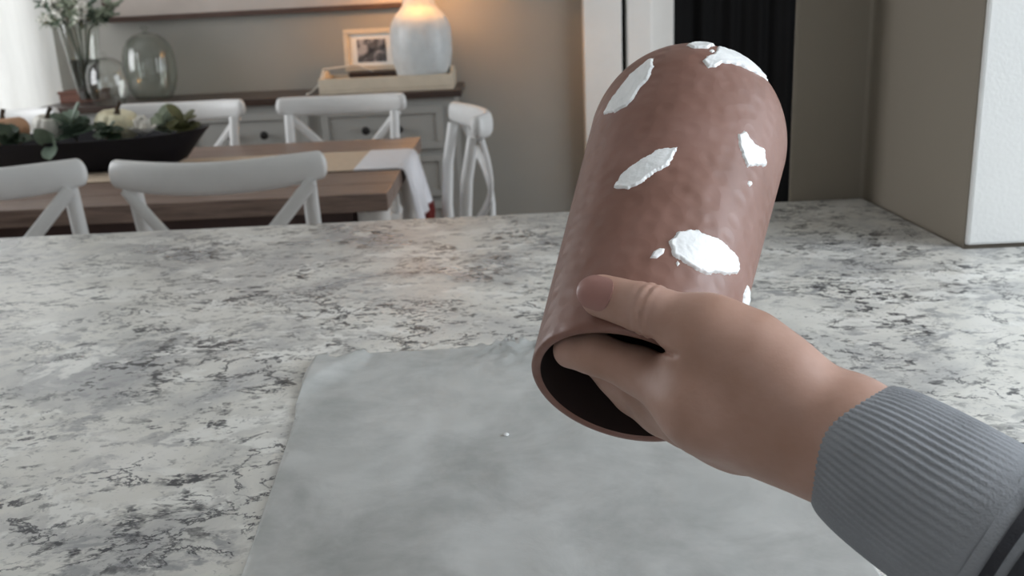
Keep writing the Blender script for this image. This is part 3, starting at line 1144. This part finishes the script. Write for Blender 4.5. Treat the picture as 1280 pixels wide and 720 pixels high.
me.materials.append(M['clay_inside'])
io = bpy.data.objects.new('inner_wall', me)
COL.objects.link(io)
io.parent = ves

# splashes of paint: outlines on the vessel in (degrees around, mm along its side)
SPL = [
    ([(-60.8, 147.2), (-56.8, 153.7), (-52.2, 159.0), (-46.8, 165.0), (-41.5, 170.3), (-36.2, 175.1), (-32.2, 177.6), (-30.0, 167.1), (-31.0, 157.7), (-35.0, 152.9), (-37.2, 146.4), (-41.2, 141.6), (-48.8, 141.2)], 0.9),
    ([(-36.0, 82.5), (-33.0, 88.6), (-28.5, 94.2), (-23.2, 98.7), (-17.2, 102.7), (-13.8, 106.4), (-8.0, 106.8), (-4.2, 109.2), (-5.2, 102.3), (-7.0, 95.9), (-10.8, 92.2), (-15.5, 87.8), (-19.8, 82.5), (-26.0, 80.1)], 0.9),
    ([(26.3, 130.6), (29.2, 136.7), (33.5, 134.7), (38.2, 133.9), (46.5, 137.1), (52.0, 129.8), (45.5, 124.6), (37.5, 117.3), (32.5, 120.9), (29.0, 125.0)], 0.8),
    ([(40.8, 108.0), (41.2, 110.4), (43.2, 111.6), (44.5, 110.4), (43.2, 107.6)], 0.6),
    ([(3.7, 51.4), (7.5, 58.2), (13.2, 61.9), (18.0, 63.5), (22.8, 63.5), (29.5, 65.5), (35.8, 65.5), (45.2, 65.5), (51.5, 63.9), (51.8, 57.8), (41.2, 50.2), (34.2, 47.3), (30.5, 43.7), (22.8, 42.5), (14.8, 43.3), (8.2, 44.5)], 1.0),
    ([(-3.7, 40.0), (-2.8, 44.1), (0.0, 46.5), (2.8, 46.9), (2.5, 44.1), (-0.2, 40.4)], 0.8),
    ([(10.4, 41.3), (11.2, 42.9), (12.9, 41.7), (11.8, 40.0)], 0.5),
    ([(69.8, 48.5), (65.0, 55.0), (67.5, 62.3), (80.8, 64.3), (85.2, 59.5)], 0.8),
    ([(-3.2, 172.7), (-1.5, 178.8), (2.0, 181.2), (3.5, 195.4), (7.8, 198.2), (16.0, 200.2), (25.0, 200.7), (34.2, 199.6), (41.5, 190.7), (29.5, 183.6), (20.8, 180.6), (13.2, 178.4), (7.3, 175.1), (4.8, 169.9), (0.8, 167.5)], 0.9),
    ([(-16.0, 191.7), (-11.8, 198.2), (-6.0, 204.6), (1.2, 201.8), (-2.2, 188.9), (-10.0, 186.1)], 0.9),
    ([(-1.3, 185.7), (0.2, 189.2), (2.1, 187.3), (0.8, 183.7)], 0.5),
]


def splash(poly, hmax, seed):
    """Raised paint film: a fine grid whose height dips under the clay outside the outline."""
    hmax *= 0.001
    rm = float(np.interp(np.mean([p[1] for p in poly]) / 1000.0, ARC, OPR))
    P = np.array([(math.radians(a) * rm, s / 1000.0) for a, s in poly])
    c0, c1 = P.min(0) - 0.0015, P.max(0) + 0.0015
    st = max(0.00022, min(0.00045, (c1 - c0).max() / 90))
    nx, ny = int((c1[0] - c0[0]) / st) + 2, int((c1[1] - c0[1]) / st) + 2
    X, Y = np.meshgrid(c0[0] + st * np.arange(nx), c0[1] + st * np.arange(ny), indexing='ij')
    wob = np.zeros_like(X)
    for i in range(nx):
        for j in range(ny):
            wob[i, j] = mnoise.noise((X[i, j] * 420 + seed * 9.1, Y[i, j] * 420, 0.3)) + 0.6 * mnoise.noise((X[i, j] * 1100, Y[i, j] * 1100 + seed, 7.3))
    inside = np.zeros(X.shape, bool)
    dist = np.full(X.shape, 1e9)
    n = len(P)
    for i in range(n):
        a, b = P[i], P[(i + 1) % n]
        ab = b - a
        t = np.clip(((X - a[0]) * ab[0] + (Y - a[1]) * ab[1]) / (ab @ ab), 0, 1)
        dist = np.minimum(dist, np.hypot(X - a[0] - t * ab[0], Y - a[1] - t * ab[1]))
        cond = ((a[1] > Y) != (b[1] > Y)) & (X < (b[0] - a[0]) * (Y - a[1]) / (b[1] - a[1] + 1e-12) + a[0])
        inside ^= cond
    small = (P.max(0) - P.min(0)).min() < 0.006
    sd = np.where(inside, dist, -dist) + wob * (0.0002 if small else 0.00075)
    h = np.clip(sd * 1.1, -0.0007, hmax) + np.where(sd > 0.0006, wob * 0.00016, 0)
    ridge = np.exp(-((sd - 0.0011) / 0.0008) ** 2) * 0.00025 * (0 if small else 1)
    h = h + ridge
    th = X / rm
    s = np.clip(Y, 0, ARC[-1] - 1e-4)
    r = np.interp(s, ARC, OPR)
    z = np.interp(s, ARC, OPZ)
    dr = np.interp(s + 5e-4, ARC, OPR) - np.interp(s - 5e-4, ARC, OPR)
    dz = np.interp(s + 5e-4, ARC, OPZ) - np.interp(s - 5e-4, ARC, OPZ)
    L = np.hypot(dr, dz) + 1e-12
    nr, nz = dz / L, -dr / L
    rr, zz = r + nr * h, z + nz * h
    V = np.stack([rr * np.cos(th), rr * np.sin(th), zz], -1).reshape(-1, 3)
    keep = sd > -0.0009
    fs = []
    for i in range(nx - 1):
        for j in range(ny - 1):
            if keep[i, j] or keep[i + 1, j] or keep[i + 1, j + 1] or keep[i, j + 1]:
                fs.append((i * ny + j, (i + 1) * ny + j, (i + 1) * ny + j + 1, i * ny + j + 1))
    used = sorted({q for f in fs for q in f})
    mp = {q: i for i, q in enumerate(used)}
    me = bpy.data.meshes.new('paint_splash')
    me.from_pydata([tuple(V[q]) for q in used], [], [tuple(mp[q] for q in f) for f in fs])
    me.shade_smooth()
    me.materials.append(M['paint'])
    o = bpy.data.objects.new('paint_splash', me)
    COL.objects.link(o)
    o.parent = ves
    return o


for i, (pp, hm) in enumerate(SPL):
    splash(pp, hm, i)['label'] = 'splash of white paint'

# ------------------------------------------------------------------ the person's right hand and sleeve
HAND = dict(
    thumb=[(0.0375, 0.3857, 1.0712, 0.0092), (0.0557, 0.3728, 1.0684, 0.0104), (0.0783, 0.3616, 1.0585, 0.0130), (0.1020, 0.3480, 1.0425, 0.0160)],
    index=[(0.0752, 0.3571, 1.0326, 0.016), (0.0531, 0.3835, 1.0374, 0.01), (0.0345, 0.3954, 1.0423, 0.009), (0.025, 0.401, 1.0419, 0.0082)],
    middle=[(0.0811, 0.3661, 1.0244, 0.0158), (0.0605, 0.3984, 1.0205, 0.01), (0.0462, 0.4132, 1.025, 0.009), (0.0378, 0.4209, 1.03, 0.0082)],
    ring=[(0.0882, 0.3733, 1.0169, 0.0155), (0.0664, 0.4016, 1.0103, 0.0096), (0.054, 0.4171, 1.0134, 0.0086), (0.0482, 0.425, 1.019, 0.0078)],
    pinky=[(0.096, 0.3766, 1.0105, 0.015), (0.0763, 0.3925, 1.0076, 0.0088), (0.0669, 0.4089, 1.0067, 0.0078), (0.0607, 0.417, 1.0095, 0.007)],
)
FOLD = ((0.0538, 0.3562, 1.0616), (0.0633, 0.3524, 1.0555), (0.1532, 0.9266, -0.3434))
WRIST = (0.1252, 0.3367, 1.0235, 0.0205)
ARM = [(0.1494, 0.3221, 1.0092, 0.027), (0.1796, 0.2966, 0.9937, 0.031), (0.2046, 0.2527, 0.986, 0.036)]


def hand_mesh():
    st = 0.00105
    lo = np.array([0.008, 0.296, 0.968])
    hi = np.array([0.178, 0.436, 1.088])
    n = ((hi - lo) / st).astype(int) + 1
    g = [lo[i] + st * np.arange(n[i], dtype=np.float32) for i in range(3)]
    X, Y, Z = np.meshgrid(*g, indexing='ij')

    def cone(a, b):
        ax, bx = np.array(a[:3]), np.array(b[:3])
        ab = bx - ax
        t = np.clip(((X - ax[0]) * ab[0] + (Y - ax[1]) * ab[1] + (Z - ax[2]) * ab[2]) / (ab @ ab), 0, 1)
        r = a[3] + (b[3] - a[3]) * t
        return np.sqrt((X - ax[0] - t * ab[0]) ** 2 + (Y - ax[1] - t * ab[1]) ** 2 + (Z - ax[2] - t * ab[2]) ** 2) - r

    def smin(a, b, k):
        h = np.maximum(k - np.abs(a - b), 0) / k
        return np.minimum(a, b) - h * h * k * 0.25

    # palm: wrist to each knuckle
    palm = cone(WRIST, ARM[0][:3] + (0.023,))
    w = WRIST
    for f in ('index', 'middle', 'ring', 'pinky'):
        palm = smin(palm, cone((w[0], w[1], w[2], w[3] * 0.94), HAND[f][0]), 0.012)
    th = HAND['thumb']
    palm = smin(palm, cone(th[3], w), 0.010)
    palm = smin(palm, cone(th[3], HAND['index'][0][:3] + (0.013,)), 0.012)
    # fleshy ball of the thumb and web
    palm = smin(palm, cone(th[2][:3] + (0.0120,), tuple((np.array(th[3][:3]) + np.array(HAND['middle'][0][:3])) / 2) + (0.017,)), 0.012)
    tb = smin(cone(th[0], th[1]), cone(th[1], th[2]), 0.004)
    tb = smin(tb, cone(th[2], th[3]), 0.012)
    tb = smin(tb, cone(th[2], (0.0915, 0.3565, 1.0530, 0.0172)), 0.014)
    # creases over the thumb joint
    a, b = np.array(th[1][:3]), np.array(th[0][:3])
    d = (b - a) / np.linalg.norm(b - a)
    q = (X - a[0]) * d[0] + (Y - a[1]) * d[1] + (Z - a[2]) * d[2]
    near = np.exp(-(((X - a[0]) ** 2 + (Y - a[1]) ** 2 + (Z - a[2]) ** 2) / 0.017 ** 2))
    tb = tb + near * 0.0019 * (np.exp(-((q + 0.0005) / 0.0009) ** 2) + 0.8 * np.exp(-((q - 0.0035) / 0.0008) ** 2) + 0.6 * np.exp(-((q + 0.0042) / 0.0008) ** 2))
    D = smin(palm, tb, 0.009)
    for f in ('index', 'middle', 'ring', 'pinky'):
        c = HAND[f]
        fd = cone(c[0], c[1])
        for i in (1, 2):
            fd = smin(fd, cone(c[i], c[i + 1]), 0.004)
        D = smin(D, fd, 0.010)
    # fold where thumb and forefinger meet
    fa, fb, fv = np.array(FOLD[0]), np.array(FOLD[1]), np.array(FOLD[2])
    fd_ = fb - fa
    fl_ = np.linalg.norm(fd_)
    fd_ = fd_ - fv * (fd_ @ fv)
    fd_ = fd_ / np.linalg.norm(fd_)
    fn = np.cross(fv, fd_)
    u = (X - fa[0]) * fd_[0] + (Y - fa[1]) * fd_[1] + (Z - fa[2]) * fd_[2]
    vv = (X - fa[0]) * fn[0] + (Y - fa[1]) * fn[1] + (Z - fa[2]) * fn[2] - 0.0012 * np.sin(u * 300)
    D = D + 0.0026 * np.exp(-(vv / 0.0011) ** 2) * np.exp(-np.maximum(0, np.abs(u - fl_ / 2) - fl_ * 0.35) ** 2 / 0.0025 ** 2)
    # the vessel wall presses into the soft skin and is never crossed by it
    px, py, pz = X - VM.x, Y - VM.y, Z - VM.z
    t = px * VA.x + py * VA.y + pz * VA.z
    rad = np.sqrt(np.maximum(px * px + py * py + pz * pz - t * t, 0))
    R = R0 + (R1 - R0) * t / TS
    wall = np.maximum(np.abs(rad - (R - WALL / 2)) - WALL / 2 - 0.0004, -t - 0.0006)
    D = np.maximum(D, -wall)
    # surface nets
    S = D < 0
    cs = [(i, j, k) for i in (0, 1) for j in (0, 1) for k in (0, 1)]
    N0, N1, N2 = D.shape

    def sub(A, c):
        return A[c[0]:N0 - 1 + c[0], c[1]:N1 - 1 + c[1], c[2]:N2 - 1 + c[2]]
    cnt = sum(sub(S, c).astype(np.int8) for c in cs)
    act = (cnt > 0) & (cnt < 8)
    idx = np.argwhere(act)
    acc = np.zeros((len(idx), 3))
    num = np.zeros(len(idx))
    I, J, K = idx.T
    for c in cs:
        for ax in range(3):
            if c[ax] == 0:
                e = list(c)
                e[ax] = 1
                d0 = D[I + c[0], J + c[1], K + c[2]]
                d1 = D[I + e[0], J + e[1], K + e[2]]
                m = (d0 < 0) != (d1 < 0)
                tt = np.where(m, d0 / (d0 - d1 + 1e-20), 0)
                p = np.array(c, float)[None, :].repeat(len(idx), 0)
                p[:, ax] = tt
                acc += np.where(m[:, None], p, 0)
                num += m
    V = lo + st * (idx + acc / num[:, None])
    vid = -np.ones(act.shape, int)
    vid[I, J, K] = np.arange(len(idx))
    F = []
    for ax in range(3):
        o1, o2 = (ax + 1) % 3, (ax + 2) % 3
        s0 = [slice(1, -1)] * 3
        s1 = [slice(1, -1)] * 3
        s0[ax] = slice(0, -1)
        s1[ax] = slice(1, None)
        A_, B_ = S[tuple(s0)], S[tuple(s1)]
        E = np.argwhere(A_ != B_)
        flip = A_[A_ != B_]
        off = np.ones(3, int)
        off[ax] = 0
        E = E + off
        q = []
        for (u, v) in ((1, 1), (0, 1), (0, 0), (1, 0)):
            d = E.copy()
            d[:, o1] -= u
            d[:, o2] -= v
            d = np.minimum(d, np.array(act.shape) - 1)
            q.append(vid[d[:, 0], d[:, 1], d[:, 2]])
        q = np.stack(q, 1)
        q[~flip] = q[~flip][:, ::-1]
        F.append(q[(q >= 0).all(1)])
    return V, np.concatenate(F)


W0 = Vector(WRIST[:3])
V, F = hand_mesh()
me = bpy.data.meshes.new('person')
me.from_pydata((V - np.array(W0)).tolist(), [], F.tolist())
bm = bmesh.new()
bm.from_mesh(me)
bmesh.ops.recalc_face_normals(bm, faces=bm.faces[:])
for _ in range(3):
    bmesh.ops.smooth_vert(bm, verts=bm.verts[:], factor=0.5, use_axis_x=True, use_axis_y=True, use_axis_z=True)
bm.to_mesh(me)
bm.free()
me.shade_smooth()
me.materials.append(M['skin'])
person = bpy.data.objects.new('person', me)
COL.objects.link(person)
person.location = W0
tag(person, 'right hand in a grey sweatshirt sleeve gripping the rim of the brown vessel', 'person')

# thumbnail, lying on the back of the thumb tip
T0, T1 = Vector(HAND['thumb'][0][:3]), Vector(HAND['thumb'][1][:3])
ax = (T0 - T1).normalized()
nv = Vector((0, 0, 1.19)) - T0
nv = (nv - ax * nv.dot(ax)).normalized()
bn = ax.cross(nv)
nv = (nv * math.cos(0.10) + bn * math.sin(0.10)).normalized()
bn = ax.cross(nv)
vs, fs = [], []
nu, nw = 18, 14
rt = 0.0093
for side in (0, 1):
    for i in range(nu + 1):
        u = i / nu
        half = 0.82 * (min(1.0, math.sqrt(max(0, 1 - max(0, (0.35 - u) / 0.36) ** 2))) if u < 0.35 else (1.0 if u < 0.62 else math.sqrt(max(0.0, 1 - ((u - 0.62) / 0.40) ** 2))))
        for j in range(nw + 1):
            a = (-1 + 2 * j / nw) * half
            drop = 0.0022 * max(0, u - 0.55) ** 2 / 0.2
            r_ = 0.0092 + 0.0012 * max(0, 0.0085 - 0.0165 * u) / 0.0225 + (0.0007 if side else -0.0008) - drop
            p = T0 + ax * (-0.0088 + 0.0170 * u) + (nv * math.cos(a) + bn * math.sin(a)) * r_
            vs.append(p - W0)
kk = nw + 1
off = (nu + 1) * kk
for i in range(nu):
    for j in range(nw):
        a, b, c, d = i * kk + j, (i + 1) * kk + j, (i + 1) * kk + j + 1, i * kk + j + 1
        fs += [(d, c, b, a), (off + a, off + b, off + c, off + d)]
    fs += [(i * kk, (i + 1) * kk, off + (i + 1) * kk, off + i * kk), (i * kk + nw, off + i * kk + nw, off + (i + 1) * kk + nw, (i + 1) * kk + nw)]
for j in range(nw):
    fs += [(j, off + j, off + j + 1, j + 1), (nu * kk + j, nu * kk + j + 1, off + nu * kk + j + 1, off + nu * kk + j)]
MB().add(vs, fs).build('thumbnail', M['nail'], person, angle=60)['label'] = 'pinkish thumbnail'


# sleeve: ribbed cuff, body, two charcoal stripes
axis_pts = [Vector(WRIST[:3])] + [Vector(p[:3]) for p in ARM] + [Vector((0.245, 0.15, 0.995)), Vector((0.285, 0.0, 1.0))]
cum = [0.0]
for i in range(1, len(axis_pts)):
    cum.append(cum[-1] + (axis_pts[i] - axis_pts[i - 1]).length)


def on_axis(s):
    if s <= 0:
        d = (axis_pts[1] - axis_pts[0]).normalized()
        return axis_pts[0] + d * s, d
    for i in range(1, len(axis_pts)):
        if s <= cum[i] or i == len(axis_pts) - 1:
            a, b = axis_pts[i - 1], axis_pts[i]
            t = (s - cum[i - 1]) / (cum[i] - cum[i - 1])
            p0 = axis_pts[max(0, i - 2)]
            p3 = axis_pts[min(len(axis_pts) - 1, i + 1)]
            p = 0.5 * ((2 * a) + (b - p0) * t + (2 * p0 - 5 * a + 4 * b - p3) * t * t + (3 * a - p0 - 3 * b + p3) * t ** 3)
            d = 0.5 * ((b - p0) + 2 * (2 * p0 - 5 * a + 4 * b - p3) * t + 3 * (3 * a - p0 - 3 * b + p3) * t * t)
            return p, d.normalized()


def sleeve_part(name, s0, s1, rad, mat, n=72, seg=320, ribs=0, th=0.002, wrinkle=0.0, lip=0.0):
    vs, fs = [], []
    ss = [s0 + (s1 - s0) * i / n for i in range(n + 1)]
    rings = [(s, 0.0) for s in ss] + [(s, -th) for s in ss[::-1]]
    up = Vector((0.2, -0.3, 1)).normalized()
    for s, dr in rings:
        p, d = on_axis(s)
        sx = d.cross(up).normalized()
        uy = sx.cross(d)
        for j in range(seg):
            a = 2 * PI * j / seg
            r = rad(s) + dr
            if ribs:
                r += 0.00034 * math.cos(ribs * a) * min(1, max(0, (0.058 - s) / 0.025)) * min(1, max(0.0, (s + 0.003) / 0.010))
            if wrinkle:
                r += wrinkle * mnoise.noise((math.cos(a) * 1.7, math.sin(a) * 1.7, s * 34)) * min(1, max(0, (s - 0.02) / 0.04))
                r += 0.4 * wrinkle * mnoise.noise((math.cos(a) * 4, math.sin(a) * 4 + 3, s * 70))
            rv = sx * math.cos(a) + uy * math.sin(a)
            sag = 0.0
            if lip:
                # the cuff's edge rides forward over the inside of the wrist
                sag = -lip * (max(0.0, rv.dot(LIPDIR)) ** 2 - 0.25) * math.exp(-max(0, s + 0.0055) / 0.025)
            vs.append(p + rv * r + d * sag - W0)
    m = len(rings)
    for i in range(m):
        i2 = (i + 1) % m
        for j in range(seg):
            k = (j + 1) % seg
            fs.append((i * seg + j, i * seg + k, i2 * seg + k, i2 * seg + j))
    return MB().add(vs, fs).build(name, mat, person, angle=80)


LIPDIR = (Vector((0, 0, 1.19)) - Vector(WRIST[:3])).normalized()


def r_cuff(s):
    return 0.0236 + 0.0108 * (1 - math.exp(-max(0, s + 0.0055) / 0.019))


def r_body(s):
    return 0.0328 + 0.0014 * math.exp(-((s - 0.058) / 0.02) ** 2) + 0.010 * max(0, s - 0.10)


cuff = sleeve_part('cuff', -0.0055, 0.060, r_cuff, M['sweat'], n=44, seg=520, ribs=66, lip=0.010)
cuff['label'] = 'ribbed grey cuff'
body = sleeve_part('sleeve', 0.058, cum[-1], r_body, M['sweat'], n=110, seg=160, th=0.0022, wrinkle=0.0016)
st_c = cum[1] + (cum[2] - cum[1]) * 0.80
for ds in (0.0, 0.0115):
    s_ = sleeve_part('sleeve_stripe', st_c + ds, st_c + ds + 0.0068, lambda s: r_body(s) + 0.0012, M['sweat_dark'], n=5, seg=160, th=0.0012, wrinkle=0.0016)
    s_['label'] = 'charcoal stripe around the sleeve'
